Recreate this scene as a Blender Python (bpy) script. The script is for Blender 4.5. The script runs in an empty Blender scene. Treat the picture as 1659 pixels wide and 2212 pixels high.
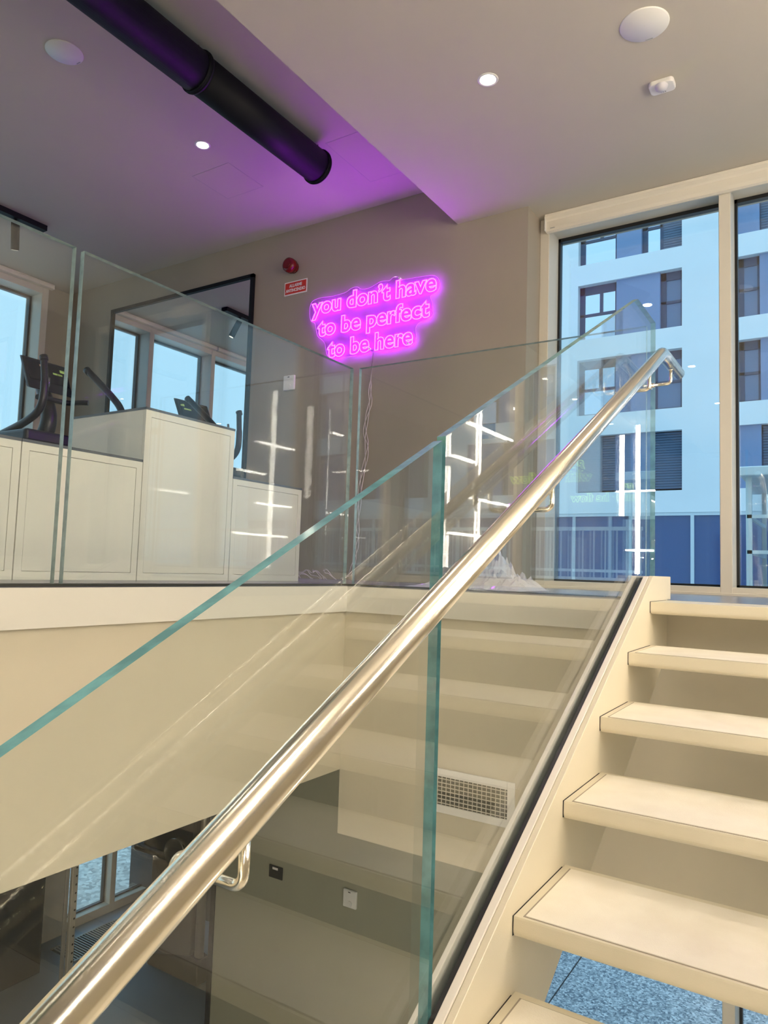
import bpy, math, random
from mathutils import Vector, Matrix
random.seed(7)
SC = bpy.context.scene
COL = SC.collection

# ---------------------------------------------------------------- camera
F_PX = 1558.88
R_ = (0.84333843, 0.53642552, 0.03206179)
D_ = (-0.01525797, 0.08354113, -0.99638751)
W_ = (-0.53716617, 0.83980268, 0.07863821)
cam_d = bpy.data.cameras.new('camera')
cam = bpy.data.objects.new('camera', cam_d)
COL.objects.link(cam)
cam.matrix_world = Matrix(((R_[0], -D_[0], -W_[0], 0), (R_[1], -D_[1], -W_[1], 0), (R_[2], -D_[2], -W_[2], 0), (0, 0, 0, 1)))
cam_d.sensor_fit = 'VERTICAL'
cam_d.sensor_height = 24.0
cam_d.lens = F_PX / 2212 * 24.0
cam_d.clip_start = 0.02
cam_d.clip_end = 400
SC.camera = cam

# ---------------------------------------------------------------- light, sky, exposure
SC.view_settings.view_transform = 'Standard'
SC.view_settings.look = 'None'
SC.view_settings.gamma = 1.0
SC.view_settings.use_curve_mapping = False
SC.view_settings.exposure = 0.0
SC.cycles.use_denoising = True
SC.cycles.max_bounces = 12
SC.cycles.transparent_max_bounces = 24
SC.cycles.caustics_reflective = False
SC.cycles.caustics_refractive = False
SC.cycles.sample_clamp_indirect = 60.0
world = bpy.data.worlds.new('sky')
SC.world = world
world.use_nodes = True
bg = world.node_tree.nodes['Background']
bg.inputs[0].default_value = (0.47, 0.78, 0.98, 1)
bg.inputs[1].default_value = 1.4
TUBE_E = 74.0
NEON_E = 40.0
SPOT_W = 34.0
sun_d = bpy.data.lights.new('fill_sun', 'SUN')  # soft sun added to brighten facade and paving under an overcast sky
sun_d.energy = 2.0
sun_d.color = (0.50, 0.78, 1.0)
sun_d.angle = 0.9
fill_sun = bpy.data.objects.new('fill_sun', sun_d)
COL.objects.link(fill_sun)
fill_sun.rotation_euler = Vector((-.2, .25, -.945)).to_track_quat('-Z', 'Y').to_euler()

# ---------------------------------------------------------------- materials
def mat(name, col, rough=0.5, metal=0.0, spec=0.5, noise=0.0, nscale=30.0, bump=0.0, bscale=200.0, emis=None, estr=0.0, col2=None, aniso=0.0):
    m = bpy.data.materials.new(name)
    m.use_nodes = True
    nt = m.node_tree
    b = nt.nodes['Principled BSDF']
    b.inputs['Base Color'].default_value = (*col, 1)
    b.inputs['Roughness'].default_value = rough
    b.inputs['Metallic'].default_value = metal
    b.inputs['Specular IOR Level'].default_value = spec
    tc = nt.nodes.new('ShaderNodeTexCoord')
    if noise > 0 or col2:
        n = nt.nodes.new('ShaderNodeTexNoise')
        n.inputs['Scale'].default_value = nscale
        n.inputs['Detail'].default_value = 4
        nt.links.new(tc.outputs['Object'], n.inputs['Vector'])
        r = nt.nodes.new('ShaderNodeValToRGB')
        c2 = col2 or tuple(c * (1 - noise) for c in col)
        r.color_ramp.elements[0].position = 0.35
        r.color_ramp.elements[1].position = 0.65
        r.color_ramp.elements[0].color = (*c2, 1)
        r.color_ramp.elements[1].color = (*col, 1)
        nt.links.new(n.outputs['Fac'], r.inputs['Fac'])
        nt.links.new(r.outputs['Color'], b.inputs['Base Color'])
    if bump > 0:
        n2 = nt.nodes.new('ShaderNodeTexNoise')
        n2.inputs['Scale'].default_value = bscale
        nt.links.new(tc.outputs['Object'], n2.inputs['Vector'])
        bp = nt.nodes.new('ShaderNodeBump')
        bp.inputs['Strength'].default_value = bump
        bp.inputs['Distance'].default_value = 0.002
        nt.links.new(n2.outputs['Fac'], bp.inputs['Height'])
        nt.links.new(bp.outputs['Normal'], b.inputs['Normal'])
    if emis:
        b.inputs['Emission Color'].default_value = (*emis, 1)
        b.inputs['Emission Strength'].default_value = estr
    return m

def glass_mat(name, tint, base=0.04, haze=0.0, hazecol=(.7, .75, .75)):
    """clear sheet: transparent with a mirror reflection that grows with the viewing angle"""
    m = bpy.data.materials.new(name)
    m.use_nodes = True
    nt = m.node_tree
    for n in list(nt.nodes):
        nt.nodes.remove(n)
    out = nt.nodes.new('ShaderNodeOutputMaterial')
    tr = nt.nodes.new('ShaderNodeBsdfTransparent')
    tr.inputs[0].default_value = (*tint, 1)
    gl = nt.nodes.new('ShaderNodeBsdfGlossy')
    gl.inputs['Roughness'].default_value = 0.0
    gl.inputs['Color'].default_value = (1, 1, 1, 1)
    lw = nt.nodes.new('ShaderNodeLayerWeight')
    lw.inputs['Blend'].default_value = 0.5
    pw = nt.nodes.new('ShaderNodeMath'); pw.operation = 'POWER'; pw.inputs[1].default_value = 5
    ml = nt.nodes.new('ShaderNodeMath'); ml.operation = 'MULTIPLY_ADD'
    ml.inputs[1].default_value = 1 - base; ml.inputs[2].default_value = base
    mx = nt.nodes.new('ShaderNodeMixShader')
    nt.links.new(lw.outputs['Facing'], pw.inputs[0])
    nt.links.new(pw.outputs[0], ml.inputs[0])
    nt.links.new(ml.outputs[0], mx.inputs[0])
    nt.links.new(tr.outputs[0], mx.inputs[1])
    nt.links.new(gl.outputs[0], mx.inputs[2])
    last = mx
    if haze > 0:
        df = nt.nodes.new('ShaderNodeBsdfDiffuse')
        df.inputs[0].default_value = (*hazecol, 1)
        mh = nt.nodes.new('ShaderNodeMixShader'); mh.inputs[0].default_value = haze
        nt.links.new(mx.outputs[0], mh.inputs[1]); nt.links.new(df.outputs[0], mh.inputs[2])
        last = mh
    nt.links.new(last.outputs[0], out.inputs[0])
    return m

def speckle(name, cols, scale, rough=0.7, mortar=False):
    m = bpy.data.materials.new(name); m.use_nodes = True
    nt = m.node_tree; b = nt.nodes['Principled BSDF']
    b.inputs['Roughness'].default_value = rough
    tc = nt.nodes.new('ShaderNodeTexCoord')
    v = nt.nodes.new('ShaderNodeTexVoronoi'); v.inputs['Scale'].default_value = scale
    nt.links.new(tc.outputs['Object'], v.inputs['Vector'])
    sp = nt.nodes.new('ShaderNodeSeparateColor')
    nt.links.new(v.outputs['Color'], sp.inputs[0])
    r = nt.nodes.new('ShaderNodeValToRGB')
    e = r.color_ramp.elements
    e[0].color = (*cols[0], 1); e[1].color = (*cols[-1], 1)
    for i, c in enumerate(cols[1:-1]):
        k = e.new((i + 1) / (len(cols) - 1)); k.color = (*c, 1)
    nt.links.new(sp.outputs[0], r.inputs['Fac'])
    nt.links.new(r.outputs['Color'], b.inputs['Base Color'])
    return m

M = {}
M['wall'] = mat('warm_grey_paint', (.38, .335, .275), .85, noise=.03, nscale=3, bump=.08)
M['wall_light'] = mat('beige_paint', (.60, .54, .42), .8, noise=.03, nscale=3, bump=.08)
M['ceiling'] = mat('ceiling_paint', (.58, .53, .455), .9, noise=.02, nscale=2)
M['steel'] = mat('beige_powder_coat', (.72, .665, .53), .42, bump=.15, bscale=500)
M['fascia'] = mat('light_fascia_plate', (.71, .68, .62), .4, bump=.06, bscale=300)
M['channel'] = mat('light_channel_paint', (.80, .76, .70), .38)
M['inlay'] = mat('cream_stone_inlay', (.90, .86, .77), .55, col2=(.85, .80, .70), nscale=9, bump=.5, bscale=350)
M['black_rubber'] = mat('black_rubber', (.02, .022, .018), .5)
M['black'] = mat('black_powder_coat', (.008, .009, .012), .55, spec=.18)
M['black_gap'] = mat('dark_gap', (.02, .02, .02), .8)
M['inox'] = mat('brushed_stainless_steel', (.95, .91, .80), .19, metal=1.0)
M['chrome'] = mat('satin_chrome', (.75, .75, .73), .22, metal=1.0)
M['white'] = mat('white_plastic', (.82, .80, .78), .4)
M['white_frame'] = mat('cream_window_frame', (.66, .62, .54), .4)
M['cab'] = mat('cream_laminate', (.93, .90, .82), .35)
M['cab_edge'] = mat('grey_worktop', (.13, .14, .17), .4)
M['floor_up'] = mat('grey_resin_floor', (.22, .23, .27), .25, noise=.06, nscale=5)
M['floor_low'] = mat('daylit_blue_grey_resin', (.34, .43, .54), .3, noise=.08, nscale=2)  # grey-blue resin, with extra daylight blue put into its colour
M['glass'] = glass_mat('guard_glass', (.955, .975, .972), haze=.006)
M['win_glass'] = glass_mat('window_glass', (.96, .985, .995), base=.10)
M['edge'] = mat('teal_glass_edge', (.19, .46, .50), .12, noise=.35, nscale=25, spec=.8)
M['edge_light'] = mat('pale_glass_edge', (.36, .50, .52), .1, noise=.25, nscale=30, spec=.9)
M['gasket'] = mat('black_gasket', (.008, .009, .01), .4)
M['alu'] = mat('grey_aluminium', (.42, .42, .40), .45, metal=.3)
M['red'] = mat('red_lens', (.15, .006, .006), .25)
M['red_sign'] = mat('red_sign_board', (.62, .035, .02), .45)
M['sign_white'] = mat('sign_white', (.85, .82, .80), .5)
M['mirror'] = mat('mirror_glass', (.86, .88, .90), .0, metal=1.0)
M['facade'] = mat('white_render', (.72, .76, .80), .85, noise=.03, nscale=.8)
M['panel'] = speckle('slate_blue_panel', [(.15, .225, .39), (.18, .26, .44)], .8)
M['shutter'] = mat('grey_roller_shutter', (.075, .115, .19), .6)
M['win_dark'] = mat('dark_window_frame', (.025, .05, .11), .5)
M['far_glass'] = mat('reflecting_window_pane', (.72, .84, 1.0), .03, metal=1)
M['far_glass_dark'] = mat('dim_window_pane', (.11, .18, .31), .1, metal=.2)
M['shop_glass'] = mat('dark_shop_pane', (.03, .085, .23), .06, metal=.1)
M['shop_frame'] = mat('pale_shop_frame', (.55, .62, .68), .5)
M['terrazzo'] = speckle('speckled_grey_paving', [(.10, .14, .19), (.30, .35, .40), (.48, .53, .58), (.78, .82, .85)], 55)
M['gravel'] = speckle('pale_gravel', [(.34, .34, .33), (.50, .49, .47), (.66, .65, .61), (.82, .80, .76)], 22)
M['led'] = mat('led_diffuser', (.9, .88, .84), .5, emis=(1, .90, .75), estr=TUBE_E)
M['lens'] = mat('downlight_lens', (.9, .9, .9), .5, emis=(1, .93, .78), estr=28.0)
M['lens_dim'] = mat('sensor_lens', (.62, .60, .66), .3)
M['neon'] = mat('magenta_neon', (.9, .3, .9), .4, emis=(.45, .0080, 1.0), estr=NEON_E)
M['neon_y'] = mat('yellow_neon', (.8, .9, .2), .4, emis=(.75, 1.0, .05), estr=4.5)
M['screen'] = mat('black_screen', (.012, .016, .03), .12)
M['green'] = mat('green_display', (.2, .3, .05), .4, emis=(.33, .45, .12), estr=.7)
M['orange'] = mat('orange_display', (.4, .2, .1), .4, emis=(.7, .42, .28), estr=.6)
M['machine'] = mat('black_machine_plastic', (.02, .024, .035), .32)
M['brown_pad'] = mat('grey_brown_pad', (.115, .10, .088), .45)
M['cable'] = mat('clear_cable', (.70, .62, .66), .25)
M['navy'] = mat('navy_socket', (.03, .045, .09), .35)
M['acrylic'] = glass_mat('acrylic_board', (.93, .85, .95), haze=.03, hazecol=(.7, .5, .8))
M['wrap'] = glass_mat('bubble_wrap_film', (.90, .88, .93), base=.22, haze=.60, hazecol=(.88, .85, .93))
M['olive'] = mat('olive_grey_paint', (.33, .325, .245), .8, noise=.03, nscale=3)
M['blind'] = mat('cream_blind_cassette', (.74, .69, .60), .5)
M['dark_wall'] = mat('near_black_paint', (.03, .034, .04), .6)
M['lift_frame'] = mat('pale_steel_frame', (.60, .72, .78), .4)
M['door'] = mat('dark_partition', (.02, .02, .02), .15)

# ---------------------------------------------------------------- mesh helpers
class MB:
    def __init__(s):
        s.v = []; s.f = []; s.mi = []; s.sm = []
    def add(s, vs, fs, mi=0, smooth=False):
        o = len(s.v); s.v += [tuple(v) for v in vs]
        for i, f in enumerate(fs):
            s.f.append([o + k for k in f]); s.mi.append(mi[i] if isinstance(mi, (list, tuple)) else mi); s.sm.append(smooth)
        return s
    def box(s, x0, x1, y0, y1, z0, z1, mi=0):
        # face order: -x +x -y +y -z +z
        v = [(x, y, z) for x in (x0, x1) for y in (y0, y1) for z in (z0, z1)]
        f = [(0, 1, 3, 2), (4, 6, 7, 5), (0, 4, 5, 1), (2, 3, 7, 6), (0, 2, 6, 4), (1, 5, 7, 3)]
        return s.add(v, f, mi)
    def prism(s, poly, axis, a, b, mi=0, side=None):
        n = len(poly)
        def P(p, t):
            return (t, p[0], p[1]) if axis == 'x' else ((p[0], t, p[1]) if axis == 'y' else (p[0], p[1], t))
        vs = [P(p, a) for p in poly] + [P(p, b) for p in poly]
        fs = [list(range(n))[::-1], [n + i for i in range(n)]]
        mis = [mi, mi]
        for i in range(n):
            j = (i + 1) % n
            fs.append((i, j, n + j, n + i)); mis.append(mi if side is None else side)
        return s.add(vs, fs, mis)
    def tube(s, pts, r, n=14, mi=0, caps=True, closed=False):
        pts = [Vector(p) for p in pts]
        m = len(pts)
        rs = r if isinstance(r, (list, tuple)) else [r] * m
        tang = []
        for i in range(m):
            if closed:
                t = pts[(i + 1) % m] - pts[i - 1]
            else:
                t = pts[min(i + 1, m - 1)] - pts[max(i - 1, 0)]
            tang.append(t.normalized())
        up = Vector((0, 0, 1)) if abs(tang[0].z) < .9 else Vector((1, 0, 0))
        nrm = (up - tang[0] * up.dot(tang[0])).normalized()
        vs = []
        for i in range(m):
            nrm = (nrm - tang[i] * nrm.dot(tang[i])).normalized()
            bn = tang[i].cross(nrm)
            k = 1.0
            if 0 < i < m - 1 and not closed:
                d = (pts[i] - pts[i - 1]).normalized().dot((pts[i + 1] - pts[i]).normalized())
                k = 1 / max(.5, math.sqrt(max(0.01, (1 + d) / 2)))
            for j in range(n):
                a = 2 * math.pi * j / n
                vs.append(pts[i] + (nrm * math.cos(a) + bn * math.sin(a)) * rs[i] * (k if k < 1.2 else 1.2))
        fs = []
        for i in range(m if closed else m - 1):
            a, b = i * n, ((i + 1) % m) * n
            for j in range(n):
                jj = (j + 1) % n
                fs.append((a + j, a + jj, b + jj, b + j))
        s.add(vs, fs, mi, True)
        if caps and not closed:
            o = len(s.v) - len(vs)
            s.f.append([o + j for j in range(n)][::-1]); s.mi.append(mi); s.sm.append(False)
            o2 = o + (m - 1) * n
            s.f.append([o2 + j for j in range(n)]); s.mi.append(mi); s.sm.append(False)
        return s
    def disc(s, c, r, axis, t, n=32, mi=0):
        c = Vector(c); d = Vector((0, 0, 0)); d['xyz'.index(axis)] = t
        return s.tube([c, c + d], r, n, mi)
    def lathe(s, prof, c, n=32, mi=0):
        vs = []; fs = []
        for (r, z) in prof:
            for j in range(n):
                a = 2 * math.pi * j / n
                vs.append((c[0] + r * math.cos(a), c[1] + r * math.sin(a), c[2] + z))
        for i in range(len(prof) - 1):
            for j in range(n):
                jj = (j + 1) % n
                fs.append((i * n + j, i * n + jj, (i + 1) * n + jj, (i + 1) * n + j))
        return s.add(vs, fs, mi, True)
    def build(s, name, mats, parent=None, bevel=0, seg=2, **props):
        me = bpy.data.meshes.new(name)
        me.from_pydata(s.v, [], s.f)
        for m in (mats if isinstance(mats, (list, tuple)) else [mats]):
            me.materials.append(m)
        me.polygons.foreach_set('material_index', s.mi)
        me.polygons.foreach_set('use_smooth', s.sm)
        me.validate(); me.update()
        o = bpy.data.objects.new(name, me); COL.objects.link(o)
        if parent is not None:
            o.parent = parent
            o.matrix_parent_inverse = world_mat(parent).inverted()
        if bevel:
            md = o.modifiers.new('bevel', 'BEVEL'); md.width = bevel; md.segments = seg; md.limit_method = 'ANGLE'
            md.angle_limit = math.radians(40)
        for k, v in props.items():
            o[k] = v
        return o

def world_mat(o):
    m = o.matrix_basis.copy()
    if o.parent:
        m = world_mat(o.parent) @ o.matrix_parent_inverse @ m
    return m

def thing(name, loc, label, category, group=None):
    o = bpy.data.objects.new(name, None); COL.objects.link(o)
    o.location = loc; o.empty_display_size = .1
    o['label'] = label; o['category'] = category
    if group: o['group'] = group
    return o

def tag(o, label, category, group=None):
    o['label'] = label; o['category'] = category
    if group: o['group'] = group
    return o

def struct(name, mb, m, **k):
    o = mb.build(name, m, **k); o['kind'] = 'structure'; return o

def text_mesh(txt, size, extrude=0.001, outline=0.0, offset=0.0, res=3, shear=0.0, align='LEFT'):
    cu = bpy.data.curves.new('t', 'FONT')
    cu.body = txt; cu.size = size; cu.resolution_u = res; cu.align_x = align
    cu.shear = shear
    cu.offset = offset
    if outline:
        cu.fill_mode = 'NONE'; cu.bevel_depth = outline; cu.bevel_resolution = 2
    else:
        cu.extrude = extrude
    ob = bpy.data.objects.new('t', cu); COL.objects.link(ob)
    dg = bpy.context.evaluated_depsgraph_get(); dg.update()
    me = bpy.data.meshes.new_from_object(ob.evaluated_get(dg))
    bpy.data.objects.remove(ob); bpy.data.curves.remove(cu)
    return me

def place_text(me, name, m, mat4, parent, fit=None, smooth=False):
    """fit=(x0,x1): stretch the text so that its own x extent maps to that span"""
    if fit:
        xs = [v.co.x for v in me.vertices]; a, b = min(xs), max(xs); k = (fit[1] - fit[0]) / (b - a)
        for v in me.vertices:
            v.co.x = fit[0] + (v.co.x - a) * k
    me.transform(mat4); me.materials.clear(); me.materials.append(m)
    if smooth:
        me.polygons.foreach_set('use_smooth', [True] * len(me.polygons))
    me.name = name
    o = bpy.data.objects.new(name, me); COL.objects.link(o)
    if parent is not None:
        o.parent = parent; o.matrix_parent_inverse = world_mat(parent).inverted()
    return o

PY = Matrix.Rotation(math.radians(90), 4, 'X')      # text plane facing -Y

# ---------------------------------------------------------------- levels (metres, eye at 0)
FL = -0.09          # upper floor
LF = -3.79          # lower floor
H1 = 2.448          # low ceiling
H2 = 2.758          # high ceiling
YW = 4.40           # back wall
YV = 4.63           # window frame face, far end
XL = -6.85          # left wall
XS = 2.20           # right wall
YB = -6.0           # rear wall
XG = -2.195         # fascia face, left edge of the stair void
YG = 3.10           # fascia face, far edge of the void
RISE, RUN = 0.161, 0.3225
Y1 = 2.814          # top nosing

# ================================================================= ROOM SHELL
struct('ceiling', MB().box(XL - .3, -2.273, YB - .2, YW + .4, H2, H2 + .25).box(-2.273, XS + .2, YB - .2, YV + .45, H1, H1 + .56)
       , M['ceiling'])
struct('wall_back', MB().box(XL - .3, -1.747, YW, YW + .23, FL - .14, H2), M['wall'])
struct('wall_column', MB().box(-1.90, -1.746, YW + .2301, YV + .45, FL - .14, H1), M['wall'])
# spandrel behind the landing and lower beam
struct('wall_far_beam', MB().box(-2.22, XS, YG + .025, YV - .02, -1.36, FL - .036), M['wall_light'])
struct('wall_spandrel', MB().box(-1.747, XS, YV, YV + .40, -1.36, -.105), M['wall_light'])
struct('wall_left_beam', MB().box(-2.40, -2.2205, -4.2, YG + .3, -1.04, FL - .036), M['wall_light'])
struct('wall_right', MB().box(XS, XS + .2, YB, YV + .45, LF, H1), M['wall'])
struct('wall_rear', MB().box(XL, XS, YB - .2, YB, LF, H2), M['wall'])
struct('wall_right_beam', MB().box(.66, .80, -4.2, YG + .024, LF, FL - .036).box(.66, .80, YG + .024, YV - .03, LF, -1.361), M['wall_light'])
# upper floor plates round the void
fl = MB()
fl.box(XL, XG - .012, YB, YW, FL - .035, FL)
fl.box(XG - .012, -1.747, YG + .012, YW, FL - .035, FL)
fl.box(-1.747, XS, 3.14, YV - .03, FL - .035, FL)
fl.box(-1.747, -.70, YG + .012, 3.14, FL - .035, FL)
fl.box(.66, XS, YB, 3.14, FL - .035, FL)
fl.box(XG - .012, .66, YB, -4.2, FL - .035, FL)
struct('floor', fl, M['floor_up'])
struct('floor_lower', MB().box(XL - .1, XS + .2, YB - .2, 5.0, LF - .1, LF).box(XL - .1, -4.3, 5.0, 10.7, LF - .1, LF), M['floor_low'])
struct('ceiling_lower', MB().box(XL, -4.3, YB, 10.7, -1.06, -1.04).box(-4.3, -2.40, YB, 4.6, -1.06, -1.04).box(-2.40, XS, YW, 4.6, -1.38, -1.361).box(-2.40, XS, YB, -4.2, -1.06, -1.04), M['wall'])
struct('wall_lower_back', MB().box(-4.30, -1.85, YW, YW + .2, LF, -1.3), M['olive'])
struct('wall_lower_side', MB().box(-4.345, -4.301, YW - .012, 10.5, LF, -1.04), M['black'])
struct('wall_lower_column', MB().box(-2.03, -1.85, YW + .2, YV + .4, LF, -1.3), M['olive'])
struct('wall_void_rear', MB().box(-2.40, .66, -4.4, -4.25, LF, FL - .036), M['wall_light'])
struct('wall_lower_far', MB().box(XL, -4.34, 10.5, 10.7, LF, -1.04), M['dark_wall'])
struct('wall_lower_left', MB().box(XL - .2, XL + .001, YB, 4.50, LF, -1.04), M['wall'])
struct('wall_lower_pier', MB().box(XL - .2, XL + .12, 4.50, 4.735, LF, -1.04), M['white_frame'])
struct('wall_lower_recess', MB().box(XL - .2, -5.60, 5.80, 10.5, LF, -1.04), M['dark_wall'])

# left wall: solid pier at the far end, solid rear part
struct('wall_left', MB().box(XL - .3, XL + .06, 4.13, YW, FL, H2).box(XL - .3, XL + .06, YB, -2.4, FL, H2).box(XL - .3, XL, YB, YW, -1.04, FL), M['wall'])

# fascia plates with the dark joint line on top
struct('trim_1', MB().box(XG - .012, XG, -4.2, YG + .012, FL - .137, FL - .006), M['fascia'])
struct('trim_2', MB().box(XG - .012, -.69, YG, YG + .012, FL - .137, FL - .006), M['fascia'])
struct('trim_3', MB().box(XG - .075, XG - .001, -4.2, YG + .075, FL - .001, FL + .006).box(XG - .001, -.69, YG + .001, YG + .075, FL - .001, FL + .006), M['black_rubber'])

# ---------------------------------------------------------------- far window wall (upper and lower)
def window_row_y(idx, x0, xs, x1, zb, zt, lower=False):
    """window unit in the far wall between jamb x0 and x1 with mullions at xs"""
    yf, yg = YV, 4.85
    root = bpy.data.objects.new('window_%d' % idx, None); COL.objects.link(root); root.location = (x0, yf, zb); root['kind'] = 'structure'
    fr = MB()
    fr.box(x0 - .02, x0 + .045, yf, yg + .06, zb, zt)
    fr.box(x1 - .05, x1, yf, yg + .06, zb, zt)
    for x in xs:
        fr.box(x - .033, x + .033, yf, yg + .06, zb, zt)
    fr.box(x0, x1, yf + .002, yg + .06, zb, zb + .062)
    fr.box(x0, x1, yf + .002, yg + .06, zt - .07, zt)
    fr.box(x0, x1, yf - .012, yf + .02, zb - .005, zb + .03)
    fr.build('window_frame', M['white_frame'], root, bevel=.003, seg=1)
    ed = [x0 + .045] + sum([[x - .033, x + .033] for x in xs], []) + [x1 - .05]
    for i in range(0, len(ed), 2):
        a, b = ed[i], ed[i + 1]
        g = MB()
        t = .016
        g.box(a, a + t, yg - .03, yg + .012, zb + .062, zt - .07).box(b - t, b, yg - .03, yg + .012, zb + .062, zt - .07)
        g.box(a, b, yg - .03, yg + .012, zb + .062, zb + .062 + .013).box(a, b, yg - .03, yg + .012, zt - .07 - .025, zt - .07)
        g.build('gasket', M['gasket'], root)
        MB().box(a, b, yg - .004, yg + .004, zb + .062, zt - .07).build('pane', M['win_glass'], root)
    return root
window_row_y(1, -1.727, [-.582, .56, 1.62], XS, -.105, H1)
window_row_y(2, -1.83, [-.582, .56, 1.62], XS, LF, -1.36)

# ---------------------------------------------------------------- left window wall
def window_row_x(idx, ys, y0, y1, zb, zt, xf=-6.75, xg=-6.96):
    root = bpy.data.objects.new('window_%d' % idx, None); COL.objects.link(root); root.location = (xf, y0, zb); root['kind'] = 'structure'
    fr = MB()
    fr.box(xg - .05, xf, y0, y0 + .06, zb, zt).box(xg - .05, xf, y1 - .07, y1, zb, zt)
    for y in ys:
        fr.box(xg - .05, xf, y - .033, y + .033, zb, zt)
    fr.box(xg - .05, xf - .002, y0, y1, zb, zb + .09)
    fr.box(xg - .05, xf - .002, y0, y1, zt - .10, zt)
    fr.build('window_frame', M['white_frame'], root, bevel=.003, seg=1)
    ed = [y0 + .06] + sum([[y - .033, y + .033] for y in ys], []) + [y1 - .07]
    for i in range(0, len(ed), 2):
        a, b = ed[i], ed[i + 1]
        g = MB(); t = .022
        g.box(xg - .012, xg + .03, a, a + t, zb + .09, zt - .10).box(xg - .012, xg + .03, b - t, b, zb + .09, zt - .10)
        g.box(xg - .012, xg + .03, a, b, zb + .09, zb + .105).box(xg - .012, xg + .03, a, b, zt - .125, zt - .10)
        g.build('gasket', M['gasket'], root)
        MB().box(xg - .004, xg + .004, a, b, zb + .09, zt - .10).build('pane', M['win_glass'], root)
    return root
window_row_x(3, [-1.44, -.48, .48, 1.42, 2.37, 3.34], -2.4, 4.13, FL, H2 - .01)
window_row_x(4, [5.34, 6.3, 7.26, 8.22, 9.2], 4.74, 10.3, LF, -1.04, -6.75, -6.87)

# ---------------------------------------------------------------- roller blinds
def blind_x(x0, x1, label):
    t = thing('roller_blind', ((x0 + x1) / 2, 4.6, H1), label, 'blind', 'roller blind cassettes')
    prof = [(4.628, 2.445), (4.628, 2.335), (4.605, 2.330), (4.590, 2.338), (4.586, 2.36), (4.586, 2.405), (4.578, 2.415), (4.560, 2.43), (4.558, 2.445)]
    MB().prism(prof, 'x', x0, x1).build('cassette', M['blind'], t)
    MB().box(x0 - .006, x0, 4.57, 4.628, 2.34, 2.44).build('end_cap', M['white'], t)
    MB().box(x0 + .03, x0 + .06, 4.583, 4.587, 2.352, 2.357).build('maker_plate', M['alu'], t)
blind_x(-1.69, 1.0, 'cream roller blind cassette above the tall window behind the stairs')
def blind_y(y0, y1, label):
    t = thing('roller_blind', (-6.74, (y0 + y1) / 2, H2), label, 'blind', 'roller blind cassettes')
    prof = [(-6.749, H2 - .003), (-6.749, H2 - .05), (-6.72, H2 - .05), (-6.70, H2 - .045), (-6.695, H2 - .02), (-6.70, H2 - .003)]
    MB().prism(prof, 'y', y0, y1).build('cassette', M['blind'], t)
    MB().box(-6.749, -6.70, y1, y1 + .006, H2 - .05, H2 - .004).build('end_cap', M['white'], t)
blind_y(2.36, 4.15, 'white roller blind cassette over the left windows, nearest the corner')
blind_y(.50, 2.33, 'white roller blind cassette over the left windows, seen only in the mirror')
blind_y(-1.4, .47, 'white roller blind cassette over the left windows, farthest from the mirror')

# ================================================================= STAIRCASE
st = thing('staircase', (0, Y1, FL), 'beige steel open-riser staircase with cream inlaid treads climbing to the window', 'staircase')
SL = RISE / RUN * 1.019
def zs(y, c): return SL * y + c
CT, CBt = -1.4516, -1.888
def stringer(xa, xb):
    y0 = -4.2
    poly = [(y0, zs(y0, CBt)), (3.12, zs(3.12, CBt)), (3.12, FL + .0015), (3.191, FL + .0015), (3.191, .006), (2.872, .006), (y0, zs(y0, CT))]
    return MB().prism(poly, 'x', xa, xb)
stringer(-.629, -.613).build('stringer', M['steel'], st, bevel=.0015, seg=1, label='left beige stringer plate')
stringer(.613, .629).build('stringer', M['steel'], st, bevel=.0015, seg=1)
def tread(k):
    y = Y1 - RUN * (k - 1); z = FL - RISE * (k - 1)
    x0, x1 = -.611, .611
    d = .338 if k > 1 else .305
    # tray with rounded lower nosing
    prof = [(y + .001, z), (y - .0, z - .004), (y - .001, z - .026)]
    for i in range(7):
        a = math.pi / 2 * i / 6
        prof.append((y + .016 - .017 * math.cos(a), z - .028 - .017 * math.sin(a)))
    prof += [(y + d, z - .045), (y + d, z)]
    o = MB().prism(prof, 'x', x0, x1).build('tread', M['steel'], st)
    if k > 1:
        MB().box(x0 + .022, x1 - .022, y + .012, y + d - .022, z, z + .0025).build('inlay', M['inlay'], o, bevel=.004, seg=2, label='cream stone inlay')
        MB().box(x0 + .018, x1 - .018, y + .009, y + d - .019, z + .0002, z + .0008).build('inlay_joint', M['black_rubber'] if False else M['wall'], o)
    # dark joint where the tread meets the stringer
    MB().box(x0 - .0018, x0 - .0001, y - .002, y + d - .02, z - .040, z + .0012).build('side_joint', M['black_gap'], o)
for k in range(1, 23):
    tread(k)
# base channel holding the glass
def channel(xa, xb, zo=0.0):
    y0 = -4.2; h = .11
    poly = [(y0, zs(y0, CT) + zo - h), (2.92, zs(2.92, CT) + zo - h), (3.121, -.10), (3.121, .004), (2.862, .004 + zo), (y0, zs(y0, CT) + zo)]
    return MB().prism(poly, 'x', xa, xb)
ch = channel(-.648, -.6295).build('base_channel', M['channel'], st, bevel=.002, seg=2, label='inner light flange of the glass channel')
channel(-.692, -.6802).build('base_channel', M['channel'], st, bevel=.002, seg=2, label='outer light flange of the glass channel')
channel(-.6597, -.6482, -.006).build('gasket', M['gasket'], st, label='black rubber gasket strip')

# ================================================================= GLASS GUARDS
def pane(name, poly, axis, a, b, label, group, edge='edge', bevel=.0015):
    mb = MB().prism(poly, axis, a, b, 0, 1)
    o = mb.build(name, [M['glass'], M[edge]])
    tag(o, label, 'glass panel', group)
    return o
GT = 1.068
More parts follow.
